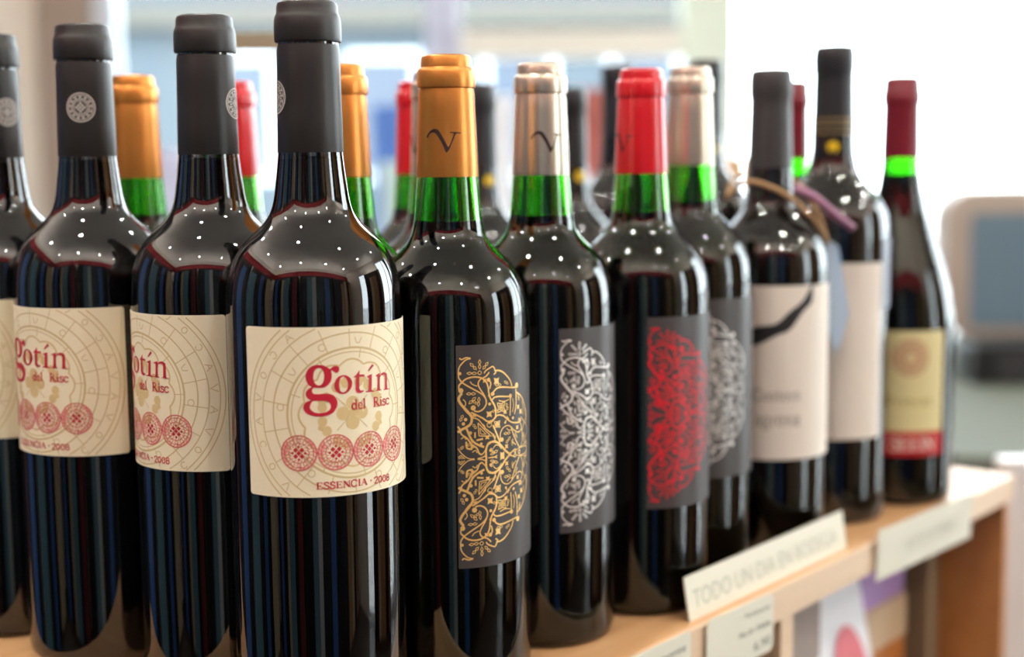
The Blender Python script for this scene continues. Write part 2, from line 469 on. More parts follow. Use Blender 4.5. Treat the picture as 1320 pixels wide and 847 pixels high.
# ------------------------------------------------------------------ prints
GOTIN=[
  [[(-1569,2049),(-1355,2016),(-1218,1942),(-1096,1858),(-1001,1931),(-858,1980),(-733,1932),(-697,1835),(-738,1728),(-818,1686),(-896,1713),(-973,1773),(-1051,1802),(-1032,1651),(-1036,1495),(-1077,1341),(-1174,1205),(-1315,1108),(-1501,1072),(-1685,1084),(-1792,1081),(-1846,1032),(-1866,958),(-1844,870),(-1768,821),(-1569,808),(-1353,821),(-1168,806),(-998,740),(-875,607),(-816,446),(-820,289),(-887,136),(-1016,-13),(-1221,-112),(-1470,-153),(-1715,-144),(-1960,-84),(-2142,29),(-2237,171),(-2244,281),(-2194,406),(-2083,498),(-1928,552),(-2049,639),(-2117,749),(-2126,875),(-2055,999),(-1961,1069),(-1874,1127),(-1989,1201),(-2077,1343),(-2113,1500),(-2109,1656),(-2050,1811),(-1939,1940),(-1768,2030)],[(-1557,1924),(-1435,1873),(-1362,1745),(-1341,1572),(-1364,1385),(-1429,1247),(-1529,1182),(-1636,1192),(-1735,1273),(-1790,1431),(-1801,1603),(-1766,1774),(-1680,1890)],[(-1822,518),(-1545,522),(-1299,496),(-1162,429),(-1096,306),(-1105,181),(-1201,76),(-1373,6),(-1589,-7),(-1788,37),(-1923,135),(-1976,246),(-1948,371),(-1890,470)]] ,
  [[(-545,1565),(-382,1531),(-235,1426),(-155,1277),(-152,1119),(-213,967),(-333,835),(-482,768),(-628,764),(-771,821),(-879,938),(-923,1082),(-913,1238),(-852,1391),(-739,1509)],[(-546,1503),(-450,1458),(-370,1342),(-334,1197),(-351,1041),(-414,905),(-513,834),(-617,848),(-689,925),(-727,1069),(-723,1241),(-687,1380),(-628,1470)]] ,
  [[(221,1717),(198,1530),(453,1511),(439,1418),(196,1429),(184,931),(235,837),(399,829),(386,783),(268,726),(143,729),(40,802),(8,916),(37,1418),(-93,1423),(40,1528),(148,1645)]] ,
  [[(544,1385),(680,1450),(840,1489),(810,831),(841,770),(963,749),(962,701),(489,734),(490,772),(605,791),(645,850),(677,1323),(619,1361)]] ,
  [[(871,1921),(951,1840),(684,1624),(634,1645),(748,1791)]] ,
  [[(1031,1385),(1220,1458),(1297,1468),(1294,1379),(1426,1453),(1573,1479),(1698,1425),(1763,1320),(1766,772),(1890,722),(1889,684),(1524,709),(1525,741),(1600,763),(1616,1275),(1569,1361),(1472,1373),(1306,1298),(1291,804),(1359,744),(1358,712),(1026,722),(1027,757),(1126,793),(1158,1316),(1107,1354)]] ,
]
STROKES=[
 (90,[(108,3383),(261,3545),(448,3688),(722,3759),(1002,3749),(1253,3657),(1436,3475),(1527,3230),(1562,2957),(1654,2677),(1810,2458),(1927,2173)]),
 (83,[(113,3751),(261,3545),(512,3366),(819,3182),(1135,2992),(1334,2807),(1424,2596),(1384,2397),(1234,2223),(1017,2139),(806,2187)]),
 (76,[(1593,3934),(1402,3747),(1180,3663),(1053,3537),(1033,3370),(1138,3160),(1280,2947),(1371,2770)]),
 (139,[(254,3042),(135,2878),(100,2744),(197,2539),(396,2295),(580,2083),(664,1943)]),
 (76,[(125,3416),(113,3248),(206,3161),(254,3042)]),
 (69,[(113,3751),(100,3986),(137,4220),(273,4416),(460,4576),(682,4626)]),
 (76,[(159,4670),(259,4600),(461,4676),(682,4633)]),
 (76,[(1329,3904),(1405,4017),(1596,4119),(1792,4187),(1891,4043),(1950,3902),(1827,3812)]),
 (83,[(1551,3583),(1664,3421),(1603,3156)]),
 (90,[(1866,3978),(2114,3971),(2376,3859),(2655,3624),(2853,3395),(2956,3142)]),
 (90,[(1752,2922),(1874,3062),(2061,3162),(2366,3163),(2955,3074),(3299,3045)]),
 (83,[(1709,2604),(1850,2726),(2098,2750),(2498,2704),(2842,2660)]),
 (76,[(3267,2963),(3279,2548),(3254,2138),(3130,1776)]),
 (76,[(2842,2643),(2836,2197),(2804,1755)]),
 (76,[(3295,2804),(3624,2636),(3930,2346),(4152,1996),(4245,1596),(4349,1332),(4181,1151)]),
 (90,[(1538,2891),(1689,2606),(1865,2316),(1922,2038),(1899,1870)]),
 (139,[(329,2362),(496,2152),(665,1974),(696,1769),(625,1570),(418,1430),(181,1322),(45,1209)]),
 (90,[(667,2126),(944,1972),(1229,1814),(1488,1638),(1760,1678),(1943,1828)]),
 (63,[(732,1868),(977,1784),(1154,1600),(1334,1346),(1558,1154),(1751,997),(1849,815),(1846,644)]),
 (118,[(451,1377),(567,1066),(718,785),(961,597),(1285,449)]),
 (90,[(49,1496),(147,1323),(211,1118),(479,902),(681,618),(924,430),(1027,183),(1171,102)]),
 (56,[(992,1613),(1038,999),(1651,923),(1332,1245),(992,1613)]),
 (42,[(1079,1369),(1129,1076),(1404,1034),(1079,1369)]),
 (90,[(846,1183),(842,912)]),
 (104,[(911,798),(1235,845)]),
 (104,[(426,769),(456,462),(713,405)]),
 (56,[(-14,584),(133,308),(333,95),(535,-36),(812,-65)]),
 (49,[(165,137),(348,-42)]),
 (49,[(165,137),(-22,-26)]),
 (42,[(163,35),(246,-37)]),
 (42,[(163,35),(62,-29)]),
 (118,[(1509,614),(1743,656),(1986,593),(2197,428),(2463,149),(2752,-68),(2854,-161)]),
 (118,[(1512,613),(1396,387),(1374,116),(1390,-91)]),
 (118,[(1928,651),(1707,660),(1512,579)]),
 (69,[(1171,102),(1320,258),(1396,387)]),
 (69,[(953,-66),(1169,-34),(1373,48)]),
 (83,[(1521,1532),(1756,1644),(1919,1831),(2129,1875),(2393,1791),(2626,1605),(2930,1424),(3334,1344),(3600,1353),(3674,1445),(3466,1514)]),
 (90,[(1753,1440),(1910,1115),(2072,753),(2155,571)]),
 (63,[(2157,708),(2183,1013),(2340,1232),(2622,1314),(2874,1208),(3090,1019),(3390,884),(3665,924),(3744,1120),(3599,1301)]),
 (76,[(2873,1191),(3085,743),(3380,312),(3577,68)]),
 (49,[(3577,68),(3808,410),(3815,758),(3743,1085)]),
 (69,[(2752,-68),(2964,36),(3192,101),(3189,-72),(3043,-186)]),
 (49,[(4253,1907),(4417,1598),(4186,1358),(3903,1057),(3815,758),(3975,414),(4368,-83),(4147,-251),(3643,-259)]),
 (42,[(3677,1584),(3995,1321),(4341,1050),(4453,712),(4164,450),(4435,116)]),
 (42,[(3247,-204),(3642,-294),(4358,-441)]),
 (56,[(1501,-68),(1733,-95),(1978,-24)]),
 (69,[(2580,1749),(2725,1591)]),
 (83,[(2530,1584),(2481,1436)]),
]
BALLS= [(773,2325,125),(206,3161,118),(166,3951,76),(1551,3583,97),(1756,2905,97),(1593,2445,76),(3332,3127,132),(1772,2903,90),(2843,2684,111),(2266,693,104),(3015,1618,76),(1141,616,69),(620,1164,83),(406,1802,83),(302,1604,83),(1620,260,76),(2481,1470,63)]
RINGS= [(1104,3944,83),(1562,1477,118),(3505,-94,83),(3497,1387,63)]
LEAVES= [((486,3955),(969,3929)),((645,4417),(954,4098)),((1112,4558),(1107,4105)),((1542,4410),(1258,4095)),((456,2999),(904,2981)),((569,2522),(902,2822)),((1061,2811),(1020,2375)),((2382,952),(2818,941)),((2815,751),(2515,486)),((2972,623),(2941,317)),((1598,57),(2023,211)),((153,1729),(291,2027)),((1625,362),(1819,65))]
STARS= [(1982,3493,215),(2242,2222,330),(3682,1829,174),(2279,-31,191),(1568,1970,208),(1997,1446,226)]
VMARK= [(-915,227),(-842,351),(-691,499),(-540,579),(-399,582),(-266,504),(-126,302),(11,49),(146,-216),(184,-254),(262,-129),(368,122),(455,360),(282,393),(270,436),(424,435),(779,410),(784,360),(561,360),(446,122),(313,-154),(220,-380),(79,-529),(-7,-327),(-118,-75),(-271,178),(-416,369),(-543,421),(-662,398),(-775,300),(-846,162)]
def mmv(loop): return [(u/100, v/100) for u, v in loop]
GCX = -1.4                                      # middle of the cream label
G_U0, G_U1, G_V0, G_V1 = -49.4, 46.6, -36.4, 36.4
def rose_ornament():
    """pale rings, spokes and signs round a clover: the rose window printed behind the words"""
    p = Print(); cv = -0.8
    clip = lambda u, v: G_U0+0.8 < u < G_U1-0.8 and G_V0+0.6 < v < G_V1-0.6
    for r, w in ((47.0, .55), (44.6, .5), (39.6, .5), (34.4, .6), (28.0, .9), (26.2, .45)):
        p.ring(GCX, cv, r, w, 0, seg=150, clip=clip)
    for k in range(18):                                          # spokes between two rings
        a = 2*PI*k/18+0.2
        p.stroke([(GCX+39.6*math.cos(a), cv+39.6*math.sin(a)), (GCX+28*math.cos(a), cv+28*math.sin(a))], .4, 0, clip=clip)
        a2 = a+0.17
        if k % 2: p.stroke([(GCX+28*math.cos(a2), cv+28*math.sin(a2)), (GCX+23.5*math.cos(a2), cv+23.5*math.sin(a2))], .4, 0, clip=clip)
    for k in range(26):                                          # little signs in the outer ring
        a = 2*PI*k/26+0.08; c, s = math.cos(a), math.sin(a)
        def q(x, y, r=42.1): return (GCX+(r+y)*c-x*s, cv+(r+y)*s+x*c)
        kind = k % 4
        if kind == 0: p.stroke([q(-1.7, 1.8), q(0, -1.8), q(1.7, 1.8)], .4, 0, clip=clip)
        elif kind == 1: p.stroke([q(-1.7, -1.8), q(0, 1.8), q(1.7, -1.8)], .4, 0, clip=clip); p.stroke([q(-.9, -.2), q(.9, -.2)], .35, 0, clip=clip)
        elif kind == 2: p.stroke([q(1.4*math.cos(t), 1.6*math.sin(t)) for t in [0.8+5*j/9 for j in range(10)]], .4, 0, clip=clip)
        else: p.stroke([q(1.3*math.cos(2*PI*j/10), 1.5*math.sin(2*PI*j/10)) for j in range(11)], .4, 0, clip=clip)
    for k in range(12):                                          # rings and signs further in
        a = 2*PI*k/12+0.42; c, s = math.cos(a), math.sin(a)
        def q(x, y, r=31.2): return (GCX+(r+y)*c-x*s, cv+(r+y)*s+x*c)
        if k % 2: p.stroke([q(1.5*math.cos(2*PI*j/12), 1.5*math.sin(2*PI*j/12)) for j in range(13)], .4, 0, clip=clip)
        else: p.stroke([q(-1.6, 1.2), q(-.6, -1.2), q(.8, -1.2), q(1.7, 1.3)], .4, 0, clip=clip)
    n = 12
    lob = []
    for k in range(n*8):                                         # scalloped inner ring
        a = 2*PI*k/(n*8); r = 21.2+2.0*abs(math.cos(n*a/2))
        lob.append((GCX+r*math.cos(a), cv+r*math.sin(a)))
    p.stroke(lob, .8, 1, closed=True)
    for k in range(4):                                           # the clover
        a = PI/2*k
        p.disc(GCX+4.3*math.cos(a), cv+4.3*math.sin(a), 3.0, 1)
        p.stroke([(GCX, cv), (GCX+4.2*math.cos(a), cv+4.2*math.sin(a))], 2.8, 1)
        b = a+PI/4
        p.stroke([(GCX+4*math.cos(b), cv+4*math.sin(b)), (GCX+10*math.cos(b), cv+10*math.sin(b))], .4, 0)
    for k in range(8):                                           # bean-shaped petals
        a = 2*PI*k/8+PI/8
        for d, rr in ((-.17, 13.5), (.17, 13.5)):
            p.disc(GCX+rr*math.cos(a+d), cv+rr*math.sin(a+d), 2.3, 1, rx=2.0)
        p.stroke([(GCX+13*math.cos(a-.17), cv+13*math.sin(a-.17)), (GCX+15.5*math.cos(a), cv+15.5*math.sin(a)), (GCX+13*math.cos(a+.17), cv+13*math.sin(a+.17))], 2.0, 1)
    return p
def lace_roundels():
    p = Print()
    C = [(-24.9, -17.2), (-9.2, -17.3), (6.3, -17.5), (21.9, -17.6)]
    R = 7.75
    for u, v in C:
        p.disc(u, v, R, 0, seg=40)
        p.ring(u, v, R-.15, .4, 1, seg=44)
        p.ring(u, v, R-1.5, .26, 1, seg=40)
        p.ring(u, v, 4.3, .26, 1, seg=30)
        for k in range(24):
            a = 2*PI*k/24
            p.stroke([(u+(R-.3)*math.cos(a), v+(R-.3)*math.sin(a)), (u+(R-1.5)*math.cos(a+.13), v+(R-1.5)*math.sin(a+.13))], .26, 1)
        for k in range(12):
            a = 2*PI*k/12
            cu, cv = u+5.3*math.cos(a), v+5.3*math.sin(a)
            p.ring(cu, cv, .85, .26, 1, seg=8)
        for k in range(16):
            a = 2*PI*k/16+.2
            p.stroke([(u+4.3*math.cos(a), v+4.3*math.sin(a)), (u+3.3*math.cos(a+.2), v+3.3*math.sin(a+.2))], .28, 1)
        for i in range(-1, 2):
            for j in range(-1, 2):
                x, y = (i-j)*1.36, (i+j)*1.36
                s = 1.12 if (i == 0 or j == 0) else .7
                p.poly([(u+x-s, v+y), (u+x, v+y-s), (u+x+s, v+y), (u+x, v+y+s)], 2)
    for (a, b), (c, d) in zip(C, C[1:]):
        p.disc((a+c)/2, (b+d)/2, .55, 1, 10)
    return p
def big_letter(loops):
    p = Print(); L = [mmv(l) for l in loops]
    p.fill([smooth_line(l, closed=True, step=3) if len(l) > 17 or len(L) > 1 else l for l in L], 0, grid=1.0)
    return p
def small_words(which):
    p = Print()
    if which == 0:
        text_on(p, 'del', -2.0, 5.0, 0.5, 4.1, 0); text_on(p, 'Risc', 8.7, 18.9, 0.45, 4.1, 0)
    else:
        text_on(p, 'ESSENCIA', -17.9, 4.9, -32.9, 2.9, 0); p.disc(6.7, -31.4, .42, 0, 8); text_on(p, '2008', 8.3, 18.0, -33.2, 2.9, 0)
    return p
def seal_print():
    """round silver seal: a rim, a lace of dark gaps and a little lattice"""
    p = Print(); R = 7.3
    p.disc(0, 0, R-.1, 1, 40)
    p.ring(0, 0, R-.35, .7, 0, seg=48)
    p.ring(0, 0, R-1.35, .35, 0, seg=40); p.ring(0, 0, R-2.8, .35, 0, seg=36)
    for k in range(26):
        a = 2*PI*k/26
        p.stroke([(5.9*math.cos(a), 5.9*math.sin(a)), (4.7*math.cos(a+.16*(-1)**k), 4.7*math.sin(a+.16*(-1)**k))], .5, 0)
    for k in range(20):
        a = 2*PI*k/20+.1
        p.stroke([(4.4*math.cos(a), 4.4*math.sin(a)), (2.9*math.cos(a+.1), 2.9*math.sin(a+.1))], .62, 0)
    for i in range(-1, 2):
        for j in range(-1, 2):
            x, y = (i-j)*.98, (i+j)*.98
            s = .8
            p.poly([(x-s, y), (x, y-s), (x+s, y), (x, y+s)], 0)
    return p
STROKES += [(56,[(300,2750),(420,2600),(380,2430),(260,2420)]),(56,[(640,3560),(760,3420),(980,3330)]),(52,[(2100,2560),(2420,2480),(2760,2540)]),
 (52,[(3000,2560),(3060,2200),(2980,1900)]),(56,[(180,900),(330,980),(420,860)]),(56,[(700,250),(860,330),(940,200)]),(52,[(2560,1180),(2760,1060),(2960,1100)]),
 (52,[(3820,2320),(3960,1980),(3900,1640)]),(56,[(1180,1560),(1330,1420),(1300,1240)]),(52,[(1760,340),(1900,480),(2100,420),(2220,250)]),(52,[(2900,560),(3060,420),(3240,300)])]
LEAVES += [((760,2650),(980,2500)),((1900,3320),(2250,3280)),((2450,3420),(2700,3280)),((3420,2700),(3560,2380)),((1720,2080),(2000,2120)),((2560,2380),(2660,2050)),((480,560),(700,760)),((1900,820),(1700,1020)),((150,420),(300,560)),((3150,880),(3330,620)),((3900,760),(4080,520)),((900,1350),(760,1560))]
STARS += [(2480,1980,150),(1350,3560,140),(820,1980,130),(3450,2080,150),(700,520,130),(1450,900,150),(3350,1120,140),(2550,330,150)]
def arabesque():
    """half medallion of scrolls, leaves and stars, mirrored about its middle line"""
    p = Print(); ax = -0.8
    cl = lambda u, v: u > 0.15
    for sgn in (1, -1):
        M = lambda q: (q[0]/100, ax+sgn*(q[1]/100-ax))
        for w, pts in STROKES:
            q = [M(t) for t in pts]
            q = smooth_line(q, step=4) if len(q) > 2 and q[0] != q[-1] else q
            p.stroke(q, w/100*.86, 0, clip=cl)
        for u, v, r in BALLS: p.disc(*M((u, v)), r/100, 0, 12)
        for u, v, r in RINGS: c = M((u, v)); p.ring(c[0], c[1], r/100, .38, 0, 14)
        for a, b in LEAVES:
            a, b = M(a), M(b)
            dx, dy = b[0]-a[0], b[1]-a[1]; l = math.hypot(dx, dy); nx, ny = -dy/l, dx/l
            for t0, t1 in ((0, .55), (.45, 1)):
                m_ = (t0+t1)/2; h = .62
                P = lambda t, s: (a[0]+dx*t+nx*s, a[1]+dy*t+ny*s)
                p.stroke([P(t0, 0), P(m_, h), P(t1, 0), P(m_, -h), P(t0, 0)], .36, 0, clip=cl)
        for u, v, r in STARS:
            c = M((u, v)); R = r/100
            pts = []
            for k in range(16):
                a = 2*PI*k/16+PI/4
                rr = R*(1, .62, .48, .62)[k % 4]
                pts.append((c[0]+rr*math.cos(a), c[1]+rr*math.sin(a)))
            p.poly(pts, 0) if R < 2.2 else p.stroke(pts, .45, 0, closed=True)
            if R >= 2.2: p.stroke([(c[0]+(x-c[0])*.5, c[1]+(y-c[1])*.5) for x, y in pts], .45, 0, closed=True); p.disc(c[0], c[1], .5, 0, 8)
    return p

_orn, _lace, _seal, _ara = rose_ornament(), lace_roundels(), seal_print(), arabesque()
GR, VR = GOTIN_R*.001, VINE_R*.001
G_MESH = dict(
    glass=glass_data('dark_bottle_glass', GOTIN_BODY, M_GLASS_DARK, 252, 252),
    wine=wine_data('wine', GOTIN_BODY, 252),
    capsule=lathe_data('capsule', GOTIN_CAP, M_CAP_GREY),
    label=label_patch('cream_label', M_PAPER_CREAM, GR, 0.1447, G_U0, G_U1, G_V0, G_V1, 1.4),
    ornament=_orn.on_cylinder('rose_ornament', [M_INK_TAN_LIGHT, M_INK_TAN], GR, 0.1447, [.00030, .00031]),
    roundels=_lace.on_cylinder('lace_roundels', [M_INK_PINK, M_INK_ROSE, M_INK_RED], GR, 0.1447, [.00034, .00037, .00039]),
    letters=[big_letter(l).on_cylinder('letter', [M_INK_RED], GR, 0.1447, [.00042]) for l in GOTIN],
    words=[small_words(i).on_cylinder('small_words', [M_INK_RED], GR, 0.1447, [.00042]) for i in (0, 1)],
    seal=_seal.on_cylinder('seal', [M_SEAL, mat('dim_seal_ink', srgb(104, 97, 92), .5)], cap_radius(GOTIN_CAP[3:7]), 0.2783, [.00016, .00010]),
    seam=band_patch('seam', M_CAP_GREY, 14.05, -.2, .2, 255.5, 299, .00025),
)
V_CAPS = {'gold': M_CAP_GOLD, 'silver': M_CAP_SILVER, 'red': M_CAP_RED}
V_FOIL = {'gold': M_FOIL_GOLD, 'silver': M_FOIL_SILVER, 'red': M_FOIL_RED}
V_MESH = dict(
    glass=glass_data('green_bottle_glass', VINE_BODY, M_GLASS_GREEN, 222, 250),
    wine=wine_data('wine', VINE_BODY, 222),
    label=label_patch('charcoal_label', M_PAPER_GREY, VR, 0.1137, 0, 74, -52.4, 52.4, 0.4),
)
for k in V_CAPS:
    V_MESH['capsule_'+k] = lathe_data(k+'_capsule', VINE_CAP, V_CAPS[k])
    V_MESH['ornament_'+k] = _ara.on_cylinder(k+'_arabesque', [V_FOIL[k]], VR, 0.1137, [.00034])
_vm = Print(); _vm.fill([smooth_line(mmv(VMARK), closed=True, step=2)], 0, .8)
V_MESH['monogram'] = _vm.on_cylinder('monogram', [M_INK_DARK], cap_radius(VINE_CAP[2:6]), 0.2593, [.00014])

def shelf_point(a, d, z=0.0):
    """a: along the shelf edge from its far right corner, d: depth behind the front edge"""
    e = (0.63059, 0.77612); n = (-0.77612, 0.63059)
    return (0.3975+e[0]*a+n[0]*d, 1.112+e[1]*a+n[1]*d, SHELF_Z+z)
def facing(x, y): return math.atan2(-x, y)
def rz_for(x, y, deg):
    """rotation that turns a bottle's front to the viewer and then deg degrees to the right"""
    r = math.hypot(x, y)
    return math.atan2(-x/r, y/r) + math.radians(deg)

def dark_bottle(x, y, face, seal, label):
    rz = rz_for(x, y, face)
    t = empty('wine_bottle', (x, y, SHELF_Z), rz)
    tag(t, label, 'wine bottle', 'dark bottles with cream labels in a row')
    link('glass', G_MESH['glass'], t); link('wine', G_MESH['wine'], t)
    c = link('capsule', G_MESH['capsule'], t)
    s = link('seal', G_MESH['seal'], c, rz=math.radians(seal-face)); s['label'] = 'round silver seal with a lattice'
    link('seam', G_MESH['seam'], c, rz=math.radians(seal-face+150))
    l = link('front_label', G_MESH['label'], t)
    link('ornament', G_MESH['ornament'], l); link('roundel', G_MESH['roundels'], l); 
    for m in G_MESH['letters']: link('letter', m, l)
    for m in G_MESH['words']: link('small_words', m, l)
    return t
def vine_bottle(x, y, kind, face, mark, label, scale=1.0, full=True):
    rz = rz_for(x, y, face)
    t = empty('wine_bottle', (x, y, SHELF_Z), rz)
    t.scale = (1, 1, scale)
    tag(t, label, 'wine bottle', 'green glass bottles with coloured capsules')
    link('glass', V_MESH['glass'], t); link('wine', V_MESH['wine'], t)
    c = link('capsule', V_MESH['capsule_'+kind], t)
    if mark is not None: link('monogram', V_MESH['monogram'], c, rz=math.radians(mark-face))
    if full:
        l = link('front_label', V_MESH['label'], t)
        link('ornament', V_MESH['ornament_'+kind], l)
    return t

dark_bottle(-0.0880, 0.6350, 24.5, -76, 'dark bottle with cream label and charcoal capsule, foremost and largest')
dark_bottle(-0.1444, 0.6891, -61.0, 68, 'dark bottle with cream label, directly behind the foremost dark one')
dark_bottle(-0.2135, 0.7272, -47.7, -10, 'dark bottle with cream label and seal facing front, second from the back of its row')
dark_bottle(-0.2769, 0.7742, -58.0, 30, 'dark bottle with cream label cut by the left picture edge, last of its row')

vine_bottle(-0.0301, 0.6866, 'gold', 3.9, -5.1, 'green glass bottle with gold capsule and gold arabesque on a charcoal label')
vine_bottle(0.0158, 0.7481, 'silver', 12.7, 15.9, 'green glass bottle with sharp silver capsule, monogram and silver arabesque label')
vine_bottle(0.0727, 0.7992, 'red', 4.9, -49, 'green glass bottle with red capsule and red arabesque label')
vine_bottle(0.1081, 0.8670, 'silver', -8, None, 'green glass bottle with blurred silver capsule behind the red arabesque one', 1.017)
vine_bottle(-0.0865, 0.7408, 'gold', 20, None, 'gold capsule bottle half hidden behind the foremost dark bottle', full=False)
vine_bottle(-0.0410, 0.8020, 'silver', 20, -62, 'silver capsule bottle peeking out behind the gold arabesque one', full=False)
vine_bottle(-0.2126, 0.8171, 'gold', 20, None, 'blurred gold capsule bottle between two dark bottles in the back row', full=False)
vine_bottle(-0.1690, 0.8818, 'red', 20, None, 'blurred red capsule bottle peeking out beside the second dark bottle', full=False)
vine_bottle(-0.0573, 0.8988, 'red', 20, None, 'blurred red capsule bottle left of the gold arabesque one, back row', full=False)

# ------------------------------------------------------------------ the other wines
def tall_profile(H, R, neck):
    return smooth_profile([(0, 9), (18, 6), (R-9, 1.5), (R-5, 0), (R-2.2, 1.2), (R-.7, 3.6), (R, 8), (R, 60), (R, 120), (R, H-132),
            (R-.3, H-124), (R-1.4, H-116), (R-3.4, H-110), (R-6.6, H-104.5), (R-10.8, H-99.5), (R-15.5, H-94.5), (R-19.5, H-89.5), (R-22, H-84), (neck+1, H-74), (neck+.3, H-60), (neck-1.3, H-18), (neck-1.6, H-6), (neck-2.6, H-3), (0, H-3)], 9, 20)
def tall_capsule(H, neck, length):
    return [(neck+.3, H-length), (neck+.6, H-length-.2), (neck+.6, H-length+.5), (neck-.4, H-26), (neck-.5, H-18.5), (neck, H-17.2), (neck+.15, H-9), (neck-.1, H-4), (neck-.8, H-1.2), (neck-2, H-.2), (0, H)]
def tall_bottle(name, x, y, H, R, neck, caplen, capmat, label, group=None, face=0):
    prof = tall_profile(H, R, neck)
    t = empty(name, (x, y, SHELF_Z), rz_for(x, y, face))
    tag(t, label, 'wine bottle', group)
    link('glass', glass_data('tall_glass', prof, M_GLASS_DARK, H-60, H-60), t)
    link('wine', wine_data('wine', prof, H-60), t)
    c = link('capsule', lathe_data('tall_capsule', tall_capsule(H, neck, caplen), capmat), t)
    return t, c
def yellow_dot(c, H, neck, depth, r, face):
    p = Print(); p.disc(0, 0, r, 0, 18)
    s = link('round_seal', p.on_cylinder('round_seal', [M_YELLOW], (neck+.7)*.001, (H-depth)*.001, [.0002]), c, rz=face)
    s['label'] = 'yellow round seal'
# bottle with the hang tag
t, c = tall_bottle('wine_bottle', 0.1668, 0.923, 307, 37.6, 13.6, 62, M_CAP_SLATE, 'bottle with slate capsule, pale label with a black sash and a hang tag', face=6)
_lm = label_patch('pale_label', M_PAPER_PALE, 0.0376, 0.1165, -56, 56, -55, 55, 0.8)
l = link('front_label', _lm, t)
p = Print()
q = smooth_line([(-38, 18), (-28, 20), (-14, 23), (0, 27.5), (10, 34), (20, 44), (26, 51)], step=4)
for i in range(len(q)-1):
    w0 = 9.5+2*math.sin(i*.9); w1 = 9.5+2*math.sin((i+1)*.9)
    p.poly([(q[i][0], q[i][1]-w0/2), (q[i+1][0], q[i+1][1]-w1/2), (q[i+1][0], q[i+1][1]+w1/2), (q[i][0], q[i][1]+w0/2)])
s = link('sash', p.on_cylinder('sash', [M_INK_BLACK], 0.0376, 0.1165, [.0004]), l); s['label'] = 'black brushed sash'
p = Print(); text_on(p, 'Costers', -14, 17, -17, 7, 0); text_on(p, 'Tagrena', -18, 17, -33, 9, 0)
link('lettering', p.on_cylinder('lettering', [M_INK_GREY], 0.0376, 0.1165, [.0004]), l)
# tall bottle with a plain pale label
t, c = tall_bottle('wine_bottle', 0.2233, 0.996, 327, 39.2, 14.0, 78, M_CAP_BLACK, 'tall bottle with plain pale label, black capsule and yellow seal, second from right', face=0)
l = link('front_label', label_patch('plain_label', M_PAPER_PALE, 0.0392, 0.120, -56, 40, -60, 60, 0.8), t)
l = link('side_label', label_patch('side_label', mat('grey_blue_label_paper', srgb(150, 158, 172), .5), 0.0392, 0.172, 41, 66, -24, 24, 0.8), t); l['label'] = 'narrow grey blue side label'
yellow_dot(c, 327, 14.0, 69, 4.0, 0.0)
for z in (-51, -55, -60):
    g = link('gold_band', band_patch('gold_band', M_GOLD_LINE, 14.2, -44, 44, 327+z, 327+z+1.6, .0005), c)
# black-capped bottles further back
for x, y, H, dot, lab in ((0.1560, 1.150, 329, 72, 'black capsule bottle with yellow seal behind the blurred silver capsule'),
                          (0.0899, 1.1985, 329, 66, 'black capsule bottle behind the red arabesque one, left shoulder showing'),
                          (-0.0236, 1.0210, 305, 68, 'black capsule bottle with yellow seal right behind the gold capsule'),
                          (0.0441, 1.0850, 305, 66, 'black capsule bottle in the gap right of the sharp silver capsule')):
    t, c = tall_bottle('wine_bottle', x, y, H, 38.5, 14.0, 78, M_CAP_BLACK, lab, 'black capsule bottles in the back row')
    yellow_dot(c, H, 14.0, dot, 4.2, math.radians(35))
# sloping-shoulder bottles
def slope_bottle(x, y, H, label, face, full):
    R = 41
    prof = smooth_profile([(0, 9), (18, 6), (R-9, 1.5), (R-5, 0), (R-2.2, 1.2), (R-.7, 3.6), (R, 8), (R, 60), (R, 118),
            (40.6, 130), (39.0, 143), (36.4, 156), (32.6, 170), (28, 184), (23.2, 199), (19, 214), (16, 228), (14.2, 240), (13.2, 252), (12.6, 288), (12.2, 302), (10.5, H-3), (0, H-3)], 8, 19)
    t = empty('wine_bottle', (x, y, SHELF_Z), rz_for(x, y, face))
    tag(t, label, 'wine bottle', 'sloping-shouldered bottles with dark red capsules')
    link('glass', glass_data('slope_glass', prof, M_GLASS_GREEN, 239, 254), t)
    link('wine', wine_data('wine', prof, 239), t)
    link('capsule', lathe_data('slope_capsule', [(13.4, 250), (13.7, 249.8), (13.7, 250.5), (13.0, 288), (13.2, 289.5), (13.9, 290.5), (13.9, 297), (13.3, 298.5), (13.0, H-4), (12, H-1), (10, H-.1), (0, H)], M_CAP_WINE), t)
    if full:
        l = link('front_label', label_patch('straw_label', M_PAPER_YELLOW, 0.041, 0.0825, -27, 27, -45, 45, .6), t)
        p = Print()
        for r in (14.5, 10.5, 6.5): p.ring(0, 26, r*.85, 2.0, 0, 30)
        for k in range(10):
            a = 2*PI*k/10; p.stroke([(3*math.cos(a), 26+3*math.sin(a)), (12*math.cos(a), 26+12*math.sin(a))], 1.6, 0)
        link('crest', p.on_cylinder('crest', [mat('faded_red_ink', srgb(196, 150, 116), .6)], 0.041, 0.0825, [.0004]), l)
        p = Print(); text_on(p, 'Priorat', -17, 17, -8, 6, 0)
        link('lettering', p.on_cylinder('lettering', [mat('olive_ink', srgb(176, 160, 96), .6)], 0.041, 0.0825, [.0004]), l)
        b = link('red_band', band_patch('red_band', mat('red_label_ink', srgb(190, 10, 24), .5), 41, -27, 27, 37.5, 55, .0004), l); b['label'] = 'red band with white words'
        p = Print()
        text_on(p, 'SEEIN', -13, 20, 41.5, 9, 0)
        w = link('band_lettering', p.on_cylinder('band_lettering', [M_PAPER_PALE], 0.041, 0, [.0006]), l)
    return t
slope_bottle(0.2849, 1.050, 309, 'sloping dark bottle with straw label and red band, rightmost of all', 14, True)
